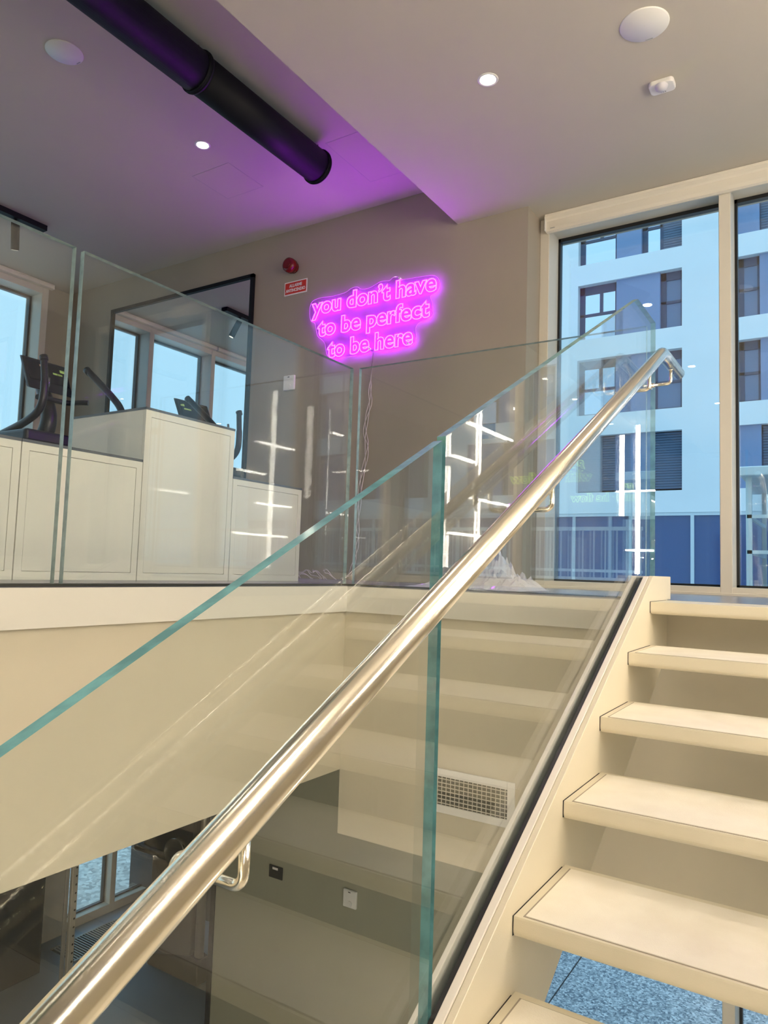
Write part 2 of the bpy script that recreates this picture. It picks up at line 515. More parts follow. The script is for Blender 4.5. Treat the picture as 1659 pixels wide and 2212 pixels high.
# sloping stair guard: two panes
y_j = 1.250
top = lambda y: .267 + .5180 * (y - 1.253)
bot = lambda y: zs(y, CT) - .055
pane('stair_glass_panel', [(y_j, bot(y_j)), (2.86, bot(2.86)), (3.119, -.09), (3.119, GT + .008), (2.812, GT + .008), (y_j, top(y_j))], 'x', -.6800, -.6600,
     'upper sloping glass balustrade panel with a clipped corner by the window', 'stair glass panels')
y_k = y_j - .014
pane('stair_glass_panel', [(-.9, bot(-.9)), (y_k, bot(y_k)), (y_k, top(y_k) - .004), (-.9, top(-.9) - .004)], 'x', -.6800, -.6600,
     'lower sloping glass balustrade panel with a teal top edge leaving the picture at left', 'stair glass panels')
# level guards round the void
pane('guard_glass_panel', [(1.472, FL - .12), (YG + .006, FL - .12), (YG + .006, GT), (1.472, GT)], 'x', XG - .036, XG - .014,
     'level glass guard panel in front of the tall cream cabinet and mirror', 'level glass guard panels', 'edge_light')
pane('guard_glass_panel', [(-.32, FL - .12), (1.440, FL - .12), (1.440, GT), (-.32, GT)], 'x', XG - .036, XG - .014,
     'level glass guard panel at the left edge, in front of the elliptical trainer', 'level glass guard panels', 'edge_light')
pane('guard_glass_panel', [(-3.9, FL - .12), (-.35, FL - .12), (-.35, GT), (-3.9, GT)], 'x', XG - .036, XG - .014,
     'level glass guard panel nearest the camera, left of the stairs', 'level glass guard panels', 'edge_light')
pane('guard_glass_panel', [(XG + .018, FL - .12), (-.697, FL - .12), (-.697, GT), (XG + .018, GT)], 'y', YG + .014, YG + .036,
     'level glass guard panel across the far side, below the pink neon sign', 'level glass guard panels', 'edge_light')

# ================================================================= HANDRAIL
XR = -.581; RR = .0236
zr = lambda y: -.6125 + .5158 * y
hr = thing('handrail', (XR, 1.0, zr(1.0)), 'round brushed stainless steel handrail on the sloping glass, with a level top end', 'handrail')
pts = [(XR, -1.4, zr(-1.4)), (XR, 2.835, zr(2.835))]
pts += [(XR, 2.858, zr(2.855)), (XR, 2.893, .8650), (XR, 3.193, .8650)]
MB().tube(pts, RR, 40).build('rail_tube', M['inox'], hr)
MB().tube([(XR, 3.192, .8650), (XR, 3.197, .8650)], RR * .93, 32).build('end_cap', M['inox'], hr)
def bracket(y, zrail):
    r = .0065
    ze = zrail - .082
    e = []
    for i in range(9):
        a = math.pi / 2 * i / 8
        e.append((XR - .016 + .016 * math.sin(a), y, ze + .016 - .016 * math.cos(a)))
    p = [(-.650, y, ze)] + e + [(XR, y, zrail - RR * 1.125)]
    o = MB().tube(p, r, 16).build('bracket', M['inox'], hr)
    MB().disc((-.6595, y, ze), .017, 'x', .006, 28).disc((-.6535, y, ze), .010, 'x', .010, 20).build('rosette', M['inox'], o)
    MB().disc((-.6802, y, ze), .017, 'x', -.006, 28).build('back_rosette', M['inox'], o)
    MB().disc((XR, y, zrail - RR * 1.20), .0085, 'z', .004, 20).build('saddle', M['inox'], o)
for y in (-.37, .637, 1.642, 2.649):
    bracket(y, zr(y))
bracket(3.026, .8650)

# ================================================================= CABINETS
def cabinet(y0, y1, ztop, label, cat='cabinet'):
    t = thing('storage_cabinet', (-3.1, (y0 + y1) / 2, FL), label, cat, 'cream storage cabinets')
    x0, x1 = -3.40, -2.80
    MB().box(x0, x1 - .018, y0 + .001, y1 - .001, FL, ztop - .012).build('carcass', M['cab'], t)
    fw = .034
    MB().box(x1 - .016, x1 - .0015, y0 + fw + .002, y1 - fw - .002, FL + fw + .002, ztop - .012 - fw).build('door', M['cab'], t)
    f = MB()
    f.box(x1 - .017, x1, y0 + .0015, y0 + fw, FL, ztop - .012).box(x1 - .017, x1, y1 - fw, y1 - .0015, FL, ztop - .012)
    f.box(x1 - .017, x1, y0 + fw, y1 - fw, FL, FL + fw).box(x1 - .017, x1, y0 + fw, y1 - fw, ztop - .012 - fw + .002, ztop - .012)
    f.build('face_frame', M['cab'], t)
    MB().box(x0 + .0, x1 + .0015, y0, y1, ztop - .012, ztop).build('worktop', M['cab_edge'], t, label='thin dark grey top')
cabinet(.452, 1.045, .480, 'low cream cabinet at the far left end of the row, mostly out of the picture')
cabinet(1.047, 1.642, .480, 'low cream cabinet at the left edge, under the elliptical trainer')
cabinet(1.644, 2.2425, .480, 'low cream cabinet left of the tall one')
cabinet(2.2435, 2.842, .736, 'tall cream cabinet in the middle of the row')
cabinet(2.8435, 3.436, .476, 'low cream cabinet at the right end of the row, beside the cables')

# ================================================================= BACK WALL ITEMS
# mirror
mt = thing('wall_mirror', (-5.1, YW, 1.3), 'large black-framed mirror on the back wall reflecting the windows', 'mirror')
mx0, mx1, mz0, mz1 = -6.07, -4.185, FL + .02, 2.460
MB().box(mx0 + .02, mx1 - .02, YW - .014, YW - .010, mz0 + .02, mz1 - .02).build('mirror_glass', M['mirror'], mt)
w = .032
MB().box(mx0, mx0 + w, YW - .03, YW - .002, mz0, mz1).box(mx1 - w, mx1, YW - .03, YW - .002, mz0, mz1).box(mx0, mx1, YW - .03, YW - .002, mz1 - w, mz1).box(mx0, mx1, YW - .03, YW - .002, mz0, mz0 + w).build('mirror_frame', M['black'], mt)

# neon sign
ns = thing('neon_sign', (-2.95, YW, 1.86), 'pink and purple neon sign reading you don\'t have to be perfect to be here', 'neon sign')
OUT = [(-3.544, 2.102), (-3.45, 2.116), (-3.366, 2.105), (-3.284, 2.107), (-3.203, 2.112), (-3.154, 2.14), (-3.095, 2.138), (-3.065, 2.106), (-2.988, 2.105), (-2.931, 2.124), (-2.894, 2.138), (-2.847, 2.136), (-2.809, 2.127), (-2.782, 2.15), (-2.746, 2.152), (-2.708, 2.115), (-2.627, 2.11), (-2.556, 2.108), (-2.495, 2.104), (-2.443, 2.101), (-2.4, 2.073), (-2.382, 2.013), (-2.405, 1.965), (-2.464, 1.954), (-2.455, 1.925), (-2.441, 1.892), (-2.438, 1.846), (-2.434, 1.799), (-2.485, 1.779), (-2.537, 1.774), (-2.571, 1.75), (-2.576, 1.712), (-2.562, 1.664), (-2.584, 1.615), (-2.636, 1.596), (-2.673, 1.608), (-2.744, 1.598), (-2.836, 1.602), (-2.93, 1.605), (-2.968, 1.602), (-3.025, 1.597), (-3.073, 1.597), (-3.181, 1.602), (-3.231, 1.6), (-3.281, 1.599), (-3.353, 1.62), (-3.380, 1.675), (-3.388, 1.735), (-3.425, 1.775), (-3.47, 1.805), (-3.486, 1.875), (-3.50, 1.925), (-3.545, 1.935), (-3.56, 2.034)]
def smooth_poly(p, it=2):
    for _ in range(it):
        q = []
        for i in range(len(p)):
            a, b = p[i], p[(i + 1) % len(p)]
            q.append((a[0] * .75 + b[0] * .25, a[1] * .75 + b[1] * .25)); q.append((a[0] * .25 + b[0] * .75, a[1] * .25 + b[1] * .75))
        p = q
    return p
OUTS = smooth_poly(OUT)
MB().prism(OUTS, 'y', YW - .034, YW - .029).build('backboard', M['acrylic'], ns, label='clear acrylic backboard cut round the letters')
MB().tube([(x, YW - .0315, z) for x, z in OUTS], .0016, 6, closed=True).build('board_edge_glow', mat('acrylic_edge_glow', (.85, .5, .9), .2, emis=(.75, .12, .85), estr=.55), ns)  # faint emission imitates neon light caught in the acrylic rim
def neon_line(txt, x0, x1, zb, size, name='letter_tubing'):
    words = txt.split(' ')
    full = text_mesh(txt, size, outline=.0036, offset=.0062, res=4)
    xs = [v.co.x for v in full.vertices]; a, b = min(xs), max(xs); k = (x1 - x0) / (b - a)
    # split into words by gaps in x
    import bmesh
    pos = 0
    done = ''
    for wd in words:
        pre = text_mesh(done + wd, size, outline=.0036, offset=.0062, res=4)
        bm = bmesh.new(); bm.from_mesh(pre)
        if done:
            prev = text_mesh(done.strip(), size, outline=.0036, offset=.0062, res=4)
            cut = max(v.co.x for v in prev.vertices) + size * .05
            bpy.data.meshes.remove(prev)
            bmesh.ops.delete(bm, geom=[v for v in bm.verts if v.co.x < cut], context='VERTS')
        bm.to_mesh(pre); bm.free()
        for v in pre.vertices:
            v.co.x = x0 + (v.co.x - a) * k
        place_text(pre, name, M['neon'], Matrix.Translation((0, YW - .038, zb)) @ PY, ns, smooth=True)
        done += wd + ' '
    bpy.data.meshes.remove(full)
neon_line("you don\u2019t have", -3.533, -2.407, 1.985, .178)
neon_line('to be perfect', -3.465, -2.458, 1.803, .178)
neon_line('to be here', -3.361, -2.590, 1.621, .178)
for (x, z) in ((-2.72, 2.128), (-3.46, 2.07), (-2.63, 1.625), (-2.965, 1.633)):
    MB().disc((x, YW - .002, z), .009, 'y', -.042, 16).build('standoff_screw', M['white'], ns)
tk = thing('power_cable', (-2.97, YW, .8), 'thin twisted clear cable hanging from the neon sign to the floor', 'cable')
cp = [(-2.944, 1.61), (-2.952, 1.507), (-2.966, 1.333), (-2.953, 1.227), (-2.99, 1.108), (-2.997, .987), (-2.969, .915), (-2.984, .778), (-3.02, .641), (-3.022, .503), (-3.04, .331), (-3.027, .229), (-3.04, .126), (-3.06, .03), (-3.08, -.05), (-3.16, -.083)]
def smooth3(p, it=2):
    for _ in range(it):
        q = [p[0]]
        for i in range(len(p) - 1):
            a, b = p[i], p[i + 1]
            q.append(tuple(a[k] * .75 + b[k] * .25 for k in range(len(a)))); q.append(tuple(a[k] * .25 + b[k] * .75 for k in range(len(a))))
        q.append(p[-1]); p = q
    return p
base = smooth3([(x, YW - .014, z) for x, z in cp], 2)
for ph in (0, 2.1, 4.2):
    q = []
    for i, p in enumerate(base):
        amp = .016 * min(1, i / 14) if i > 8 else .0
        q.append((p[0] + amp * math.sin(i * .42 + ph), p[1] + (.006 * math.cos(i * .42 + ph) if amp else 0), p[2]))
    MB().tube(q, .0030, 6).build('wire', M['cable'], tk)
lc = thing('loose_cable', (-3.1, 4.2, FL), 'loose pale wires curled on the floor by the low cabinet', 'cable')
random.seed(3)
for i in range(6):
    p = [(-3.12 + random.uniform(-.1, .1), 4.25 - random.uniform(0, .2), FL + .005)]
    x, y = p[0][0], p[0][1]; a = random.uniform(2, 4.2); da = random.uniform(-.5, .5)
    for s_ in range(9):
        x += .035 * math.cos(a); y += .035 * math.sin(a) * .5; a += da
        p.append((x, min(y, 4.36), FL + .005 + .05 * math.sin(math.pi * (s_ + 1) / 10) * random.uniform(.6, 1.6)))
    p[-1] = (p[-1][0], p[-1][1], FL + .005)
    MB().tube(smooth3(p, 2), .0028, 6).build('wire', M['cable'], lc)

# siren + sign
sr = thing('fire_alarm_siren', (-3.76, YW, 2.43), 'dark red round fire alarm siren above the red wall sign', 'alarm')
MB().tube([(-3.76, YW - .001, 2.43), (-3.76, YW - .030, 2.43)], .047, 28).build('base', M['red'], sr)
MB().tube([(-3.76, YW - .030, 2.43), (-3.76, YW - .060, 2.43), (-3.76, YW - .085, 2.43), (-3.76, YW - .095, 2.43)], [.058, .060, .056, .040], 32).build('dome', M['red'], sr)
MB().tube([(-3.76, YW - .0955, 2.43), (-3.76, YW - .098, 2.43)], .034, 24).build('face_plate', M['red'], sr)
sg = thing('warning_sign', (-3.733, YW, 2.26), 'small red and white wall sign reading ALLARME ANTINCENDIO', 'sign')
MB().box(-3.853, -3.615, YW - .006, YW - .001, 2.204, 2.318).build('board', M['sign_white'], sg, bevel=.002)
MB().box(-3.843, -3.625, YW - .0072, YW - .0061, 2.214, 2.308).build('red_field', M['red_sign'], sg)
for txt, a, b, z, s_ in (('ALLARME', -3.800, -3.668, 2.269, .036), ('ANTINCENDIO', -3.835, -3.633, 2.230, .036)):
    place_text(text_mesh(txt, s_, extrude=.0006, offset=.0012), 'lettering', M['sign_white'], Matrix.Translation((0, YW - .0079, z)) @ PY, sg, fit=(a, b))

def thermostat(x, z, label):
    t = thing('thermostat', (x, YW, z), label, 'thermostat', 'white wall thermostats')
    MB().box(x - .056, x + .056, YW - .022, YW - .001, z - .060, z + .060).build('housing', M['white'], t, bevel=.006)
    MB().disc((x + .004, YW - .022, z - .032), .021, 'y', -.006, 28).build('dial', M['white'], t)
    MB().box(x - .012, x + .008, YW - .0228, YW - .0218, z + .043, z + .049).build('slot', M['black_gap'], t)
thermostat(-3.752, 1.470, 'white thermostat with a round dial below the fire alarm sign on the upper wall')
thermostat(-2.987, -2.333, 'white thermostat with a round dial on the dark wall of the floor below')
def socket(x, z, w_, h_, m, label, white=False):
    t = thing('wall_socket', (x, YW, z), label, 'socket', 'dark wall sockets')
    MB().box(x - w_ / 2, x + w_ / 2, YW - .009, YW - .001, z - h_ / 2, z + h_ / 2).build('plate', m, t, bevel=.003)
    MB().box(x - w_ * .28, x + w_ * .28, YW - .0105, YW - .0091, z - h_ * .26, z + h_ * .26).build('outlet', m, t, bevel=.001)
    if white:
        MB().box(x - .030, x + .022, YW - .0112, YW - .0092, z + .018, z + .034).build('label_tag', M['sign_white'], t, label='small white tag')
        for dx, dz in ((-.012, -.01), (.012, -.012), (.0, -.026)):
            MB().disc((x + dx, YW - .0106, z + dz), .004, 'y', -.001, 12).build('contact', M['black_gap'], t)
socket(-2.016, .943, .134, .100, M['navy'], 'dark rectangular wall socket to the right of the neon sign cable, upper floor')
socket(-3.682, -2.323, .132, .092, M['black'], 'black wall socket with a white tag on the dark wall of the floor below', True)

# vent in the far beam
vt = thing('air_vent_grille', (-1.49, YG, -1.03), 'white rectangular air vent grille on the beige wall below the far guard', 'vent')
vy = YG + .025
vx0, vx1, vz0, vz1 = -1.716, -1.255, -1.136, -.934
vm = .036
MB().box(vx0, vx0 + vm, vy - .008, vy, vz0, vz1).box(vx1 - vm, vx1, vy - .008, vy, vz0, vz1).box(vx0 + vm, vx1 - vm, vy - .008, vy, vz0, vz0 + vm).box(vx0 + vm, vx1 - vm, vy - .008, vy, vz1 - vm, vz1).build('frame', M['white'], vt, bevel=.002)
MB().box(vx0 + vm, vx1 - vm, vy - .0015, vy - .0005, vz0 + vm, vz1 - vm).build('duct_shade_sheet', mat('duct_shadow', (.05, .05, .04), .9), vt)  # dark sheet painted as the shade inside the vent opening
n = 7
for i in range(n):
    z = vz0 + vm + (vz1 - vz0 - 2 * vm) * (i + .5) / n
    MB().box(vx0 + vm, vx1 - vm, vy - .0075, vy - .0045, z - .002, z + .002).build('blade', M['white_frame'], vt)
n = 17
for i in range(n):
    x = vx0 + vm + (vx1 - vx0 - 2 * vm) * (i + .5) / n
    MB().box(x - .0018, x + .0018, vy - .0043, vy - .0018, vz0 + vm, vz1 - vm).build('rib', M['white_frame'], vt)

# ================================================================= CEILING ITEMS
dt = thing('ventilation_duct', (-2.87, 1.0, 2.605), 'long round black ventilation duct under the purple-lit ceiling', 'duct')
dx, dz = -2.87, 2.607
MB().tube([(dx, YB, dz), (dx, 2.50, dz)], .108, 48).build('duct_section', M['black'], dt)
MB().tube([(dx, 2.50, dz), (dx, 3.556, dz)], .1045, 48).build('duct_section', M['black'], dt)
def ring(y, r, wd=.035):
    o = MB().tube([(dx, y - wd / 2, dz), (dx, y + wd / 2, dz)], r, 48).build('clamp_ring', M['black'], dt)
    for q in (-.006, .006):
        MB().tube([(dx + (r + .002) * math.cos(a), y + q, dz + (r + .002) * math.sin(a)) for a in [2 * math.pi * i / 40 for i in range(40)]], .0025, 6, closed=True).build('ring_bead', M['black'], o)
    MB().tube([(dx, y, dz + r - .004), (dx, y, H2)], .004, 8).tube([(dx - .02, y, dz + r + .008), (dx + .03, y, dz + r + .008)], .0035, 8).build('hanger_rod', M['chrome'], o)
ring(2.50, .1125); ring(3.540, .110, .03); ring(.2, .1125); ring(-2.2, .1125)

def ceiling_speaker(x, y, z, r, label):
    t = thing('ceiling_speaker', (x, y, z), label, 'speaker', 'round white ceiling speakers')
    MB().lathe([(0.001, -.0065), (r * .96, -.006), (r, -.002), (r, 0)], (x, y, z), 48).build('grille', M['white'], t)
    MB().box(x - .016, x + .016, y + r * .88, y + r * .91, z - .0078, z - .0058).build('badge', M['alu'], t)
ceiling_speaker(-3.553, 2.165, H2, .098, 'round white ceiling speaker on the high ceiling, left of the duct')
ceiling_speaker(-.714, 3.133, H1, .105, 'round white ceiling speaker on the low ceiling near the window')

def downlight(x, y, z, label, inv=True):
    t = thing('ceiling_downlight', (x, y, z), label, 'spotlight', 'recessed ceiling downlights')
    MB().lathe([(.038, -.001), (.042, -.004), (.050, -.003), (.052, 0)], (x, y, z), 32).build('trim_ring', M['white'], t)
    MB().disc((x, y, z - .0006), .038, 'z', -.0012, 28).build('lamp_lens', M['lens'], t, label='glowing lens')
    ld = bpy.data.lights.new('downlight_beam', 'SPOT'); ld.energy = SPOT_W; ld.color = (1, .88, .70); ld.spot_size = math.radians(115); ld.spot_blend = .8; ld.shadow_soft_size = .03
    lo = bpy.data.objects.new('downlight_beam', ld); COL.objects.link(lo); lo.location = (0, 0, -.012); lo.parent = t
downlight(-3.542, 3.165, H2, 'glowing ceiling downlight on the high purple ceiling beside the duct')
downlight(-1.463, 3.12, H1, 'glowing ceiling downlight in the middle of the low ceiling')
for i, (x, y, z) in enumerate([(-1.455, .93, H1), (-1.455, -1.1, H1), (-1.455, -3.1, H1), (.6, 3.1, H1), (.6, .93, H1), (.6, -1.1, H1), (.6, -3.1, H1), (-3.54, .95, H2), (-3.54, -1.3, H2), (-3.54, -3.4, H2)]):
    downlight(x, y, z, ['ceiling downlight seen only as a bright spot reflected in the window glass'][0])

sn = thing('motion_sensor', (-.73, 3.57, H1), 'small white motion sensor on the low ceiling beside the speaker', 'sensor')
def rrect(cx, cy, w_, h_, r, n=6):
    p = []
    for (sx, sy, a0) in ((1, 1, 0), (-1, 1, 90), (-1, -1, 180), (1, -1, 270)):
        for i in range(n + 1):
            a = math.radians(a0 + 90 * i / n)
            p.append((cx + sx * (w_ / 2 - r) + r * math.cos(a), cy + sy * (h_ / 2 - r) + r * math.sin(a)))
    return p
MB().prism(rrect(-.728, 3.575, .118, .088, .022), 'z', H1 - .026, H1 - .001).build('housing', M['white'], sn, bevel=.005)
MB().lathe([(.001, -.052), (.016, -.050), (.026, -.042), (.032, -.026)], (-.728, 3.555, H1), 24).build('lens', M['lens_dim'], sn)
for i in range(3):
    MB().disc((-.738 + .01 * i, 3.605, H1 - .026), .0022, 'z', -.001, 10).build('sensor_hole', M['black_gap'], sn)

def hatch(x0, x1, y0, y1, label):
    t = thing('ceiling_hatch', ((x0 + x1) / 2, (y0 + y1) / 2, H2), label, 'hatch', 'painted ceiling hatches')
    MB().box(x0 + .004, x1 - .004, y0 + .004, y1 - .004, H2 - .0016, H2 - .0002).build('hatch_door', M['ceiling'], t)
    f = MB()
    f.box(x0, x0 + .002, y0, y1, H2 - .0008, H2 - .0002).box(x1 - .002, x1, y0, y1, H2 - .0008, H2 - .0002).box(x0, x1, y0, y0 + .002, H2 - .0008, H2 - .0002).box(x0, x1, y1 - .002, y1, H2 - .0008, H2 - .0002)
    f.build('hatch_joint', M['alu'], t)
hatch(-2.82, -2.30, 3.55, 4.09, 'square painted access hatch in the ceiling right of the duct end')
hatch(-3.90, -3.54, 3.40, 3.76, 'square painted access hatch in the ceiling beyond the left downlight')

tr = thing('track_light', (-5.58, 2.7, H2), 'black ceiling track with a small spotlight near the left windows', 'track light')
MB().box(-5.64, -5.555, 1.45, 3.345, H2 - .045, H2 - .001).build('track', M['black'], tr)
def head(y, dxx, dyy):
    b = Vector((-5.60, y, H2 - .06)); e = b + Vector((dxx, dyy, -.20))
    o = MB().tube([b + Vector((0, 0, .02)), b + Vector((0, 0, -.02))], .012, 12).build('spot_stem', M['black'], tr)
    h = MB().tube([b + Vector((0, 0, -.01)), e], .032, 24).build('spot_head', M['black'], tr)
    MB().tube([e, e + (e - b).normalized() * .003], .025, 20).build('spot_lens', mat('spot_lens', (.8, .75, .65), .3, emis=(1, .9, .75), estr=1.2), h)
head(3.10, -.07, .05)

# ================================================================= LED TUBE LAMPS (right wall, added ones in the stair void, rear wall)
def led(p0, p1, label, r=.014, grp='long white LED tube lamps'):
    p0 = Vector(p0); p1 = Vector(p1); d = (p1 - p0).normalized()
    t = thing('led_tube_lamp', tuple(p0), label, 'lamp', grp)
    MB().tube([p0 + d * .03, p1 - d * .03], r, 14).build('diffuser_tube', M['led'], t)
    MB().tube([p0, p0 + d * .03], r * 1.05, 14).build('end_cap', M['white'], t)
    MB().tube([p1 - d * .03, p1], r * 1.05, 14).build('end_cap', M['white'], t)
lab = 'white LED tube seen only as a bright line reflected in the glass'
xw = XS - .03
led((xw, 2.25, FL), (xw, 2.25, 2.44), lab)
led((xw, .97, .44), (xw, .97, 2.44), lab)
led((xw, 3.0, 1.17), (xw, 3.0, 2.16), lab); led((xw, 3.0, .01), (xw, 3.0, 1.13), lab)
xw2 = xw - .032
for (a, b, z) in ((1.37, 2.67, 1.64), (.66, 1.43, 2.05), (1.9, 3.0, .40), (.30, 2.63, .82), (2.4, 3.0, 1.22)):
    led((xw2, a, z), (xw2, b, z), lab)
# hanging pair over the upper floor right of the stairs
led((1.40, -2.0, .02), (1.40, -2.0, 2.44), lab, .017)
led((1.40, -1.03, .85), (1.40, -1.03, 2.11), lab, .017)
led((1.10, -2.035, 1.36), (1.75, -2.035, 1.36), lab); led((1.15, -2.035, .42), (1.60, -2.035, .42), lab)
for (x, z0, z1) in ((-1.95, -3.3, -.4), (-1.1, -3.3, -.4), (-.2, -3.0, -.4)):  # added fill tubes, unseen, brighten the beams and the wall under the treads
    led((x, -4.22, z0), (x, -4.22, z1), 'unseen LED tube added on the rear wall of the stair void to light the beams')
for y in (.6, 1.5, 2.4):  # more unseen tubes, added to lift the far beam from below
    led((.64, y, -3.7), (.64, y, -2.25), 'unseen LED tube added beneath the stairs to light the wall behind the treads')
for (x, y, zt) in ((1.40, -1.03, 2.11), ):
    tag(MB().tube([(x, y, zt), (x, y, H1)], .0015, 6).build('suspension_wire', M['chrome']), 'thin suspension wire of a hanging LED tube', 'wire', 'suspension wires')
# yellow neon sign on the rear wall (seen mirrored in the window)
ys = thing('neon_sign', (-4.3, YB, 1.8), 'yellow neon sign reading go with the flow, reflected backwards in the far guard glass', 'neon sign')
def ytext(txt, x0, x1, z, size):
    me = text_mesh(txt, size, outline=.008, offset=.008, res=3)
    xs = [v.co.x for v in me.vertices]; a, b = min(xs), max(xs)
    for v in me.vertices:
        v.co.x = (v.co.x - a) / (b - a) * (x1 - x0)
    R = Matrix.Translation((x1, YB + .04, z)) @ Matrix.Rotation(math.pi, 4, 'Z') @ PY
    place_text(me, 'letter_tubing', M['neon_y'], R, ys, smooth=True)
ytext('go', -4.03, -3.74, 1.86, .25)
ytext('with the flow', -5.12, -3.60, 1.62, .25)
MB().box(-5.2, -3.5, YB + .012, YB + .018, 1.52, 2.12).build('backboard', M['acrylic'], ys)

# ================================================================= BUBBLE WRAP
random.seed(11)
nx, ny = 46, 26
vs = []; fs = []
from mathutils import noise as mn
for j in range(ny):
    for i in range(nx):
        u = i / (nx - 1); v = j / (ny - 1)
        x = -1.97 + .64 * u; y = 3.30 + .44 * v
        env = (math.sin(math.pi * u) ** .6) * (math.sin(math.pi * v) ** .6)
        peak = .10 * math.exp(-((u - .66) / .10) ** 2 - ((v - .5) / .3) ** 2)
        h = env * (.045 + .08 * abs(mn.noise(Vector((u * 6, v * 5, 1)))) + .11 * abs(mn.noise(Vector((u * 17, v * 13, 4))))) * (0.35 + .9 * u) + 1.5 * peak * (.4 + 1.6 * abs(mn.noise(Vector((u * 20, v * 20, 9)))))
        jx = .012 * mn.noise(Vector((u * 14, v * 14, 7))); jy = .012 * mn.noise(Vector((u * 14, v * 14, 3)))
        vs.append((x + jx, y + jy, FL + .003 + max(0, h)))
for j in range(ny - 1):
    for i in range(nx - 1):
        a = j * nx + i
        fs.append((a, a + 1, a + nx + 1, a + nx))
bw = MB().add(vs, fs, 0, False).build('bubble_wrap', M['wrap'])
sm_ = bw.modifiers.new('thick', 'SOLIDIFY'); sm_.thickness = .002
tag(bw, 'crumpled heap of clear bubble wrap on the floor behind the far guard glass', 'packaging')

# ================================================================= ELLIPTICAL TRAINER
el = thing('elliptical_trainer', (-5.5, 3.55, FL), 'black elliptical trainer with a screen, beside the left window', 'exercise machine')
MB().box(-6.45, -4.55, 3.50, 3.60, FL, FL + .06).box(-6.40, -6.30, 3.25, 3.85, FL, FL + .07).box(-4.65, -4.55, 3.25, 3.85, FL, FL + .07).build('base_frame', M['machine'], el, bevel=.01)
MB().tube([(-6.05, 3.55, FL + .06), (-6.05, 3.55, .45), (-6.0, 3.55, .95)], [.34, .36, .20], 28).build('flywheel_housing', M['machine'], el)
MB().box(-6.25, -5.35, 3.16, 3.70, .90, 1.01).build('shroud', M['machine'], el, bevel=.03, seg=3)
cm = smooth3([(-5.72, 3.53, .98), (-5.66, 3.55, 1.15), (-5.70, 3.55, 1.30), (-5.80, 3.55, 1.45)], 2)
MB().tube(cm, [.072 - .018 * i / (len(cm) - 1) for i in range(len(cm))], 20).build('column', M['machine'], el)
def quad_panel(name, pts, thick, m, par, bev=.012):
    """pts: 4 corners; thickness along -x"""
    vs = [Vector(p) for p in pts] + [Vector(p) + Vector((-thick, 0, .01)) for p in pts]
    fs = [(0, 1, 2, 3), (7, 6, 5, 4), (0, 4, 5, 1), (1, 5, 6, 2), (2, 6, 7, 3), (3, 7, 4, 0)]
    return MB().add(vs, fs).build(name, m, par, bevel=bev, seg=3)
# screen face leans back: lower edge nearer the user (+x)
con = quad_panel('console', [(-5.64, 3.34, 1.40), (-5.66, 3.76, 1.40), (-5.80, 3.76, 1.69), (-5.78, 3.34, 1.69)], .05, M['machine'], el)
def on_screen(u, v, du, dv, m, name, par):
    A = Vector((-5.64, 3.34, 1.40)); B = Vector((-5.66, 3.76, 1.40)); D = Vector((-5.78, 3.34, 1.69))
    U = B - A; V = D - A; nrm = U.cross(V).normalized() * .0025
    if nrm.x < 0: nrm = -nrm
    p = [A + U * u + V * v + nrm, A + U * (u + du) + V * v + nrm, A + U * (u + du) + V * (v + dv) + nrm, A + U * u + V * (v + dv) + nrm]
    q = [a - nrm * .6 for a in p]
    return MB().add(p + q, [(0, 1, 2, 3), (7, 6, 5, 4), (0, 4, 5, 1), (1, 5, 6, 2), (2, 6, 7, 3), (3, 7, 4, 0)]).build(name, m, par)
on_screen(.06, .30, .88, .62, M['screen'], 'screen', con)
for i in range(3):
    on_screen(.34 + .06 * i, .78, .045, .06, M['orange'], 'status_light', con)
on_screen(.62, .62, .22, .06, M['green'], 'green_readout', con)
on_screen(.80, .74, .13, .09, M['green'], 'green_readout', con)
def arm(y, x_top, z_top, xo):
    p = smooth3([(x_top, y, z_top), (x_top + .012, y + .005, z_top - .10), (x_top + .03, y + .01, 1.34), (x_top + .01, y, 1.17), (x_top - .16, y - .02, 1.08), (x_top - .50, y - .03, 1.00)], 3)
    r = [.027 if i < len(p) * .35 else .031 for i in range(len(p))]
    o = MB().tube(p, r, 18).build('moving_arm', M['machine'], el)
    MB().tube([(x_top - .004, y, z_top + .006), (x_top + .012, y, z_top - .03)], [.034, .030], 18).build('arm_tip', M['machine'], o)
    MB().disc((x_top - .52, y - .07, .995), .045, 'y', .09, 24).build('pivot', M['machine'], o)
arm(3.28, -5.37, 1.60, 0)
pB = smooth3([(-5.56, 3.81, 1.645), (-5.50, 3.81, 1.60), (-5.20, 3.82, 1.37), (-5.08, 3.82, 1.26), (-5.02, 3.82, 1.10), (-5.10, 3.80, 1.00), (-5.5, 3.78, .98), (-5.85, 3.78, .97)], 3)
oB = MB().tube(pB, .029, 18).build('moving_arm', M['machine'], el)
MB().tube([(-5.575, 3.81, 1.652), (-5.53, 3.81, 1.62)], [.033, .030], 18).build('arm_tip', M['machine'], oB)
MB().tube(smooth3([(-5.45, 3.30, 1.29), (-5.47, 3.36, 1.29), (-5.60, 3.42, 1.33), (-5.62, 3.68, 1.33), (-5.47, 3.70, 1.33), (-5.42, 3.74, 1.33)], 2), .022, 16).build('fixed_handlebar', M['machine'], el)
MB().tube([(-5.42, 3.365, 1.38), (-5.43, 3.372, 1.46)], .012, 14).build('pulse_grip', M['chrome'], el)
for s_, z in ((3.36, FL + .25), (3.74, FL + .42)):
    MB().box(-5.45, -5.05, s_ - .07, s_ + .07, z, z + .05).build('pedal', M['machine'], el, bevel=.01)
    MB().tube([(-6.0, s_, z + .12), (-5.0, s_, z), (-4.65, s_, FL + .13)], .022, 12).build('pedal_arm', M['machine'], el)

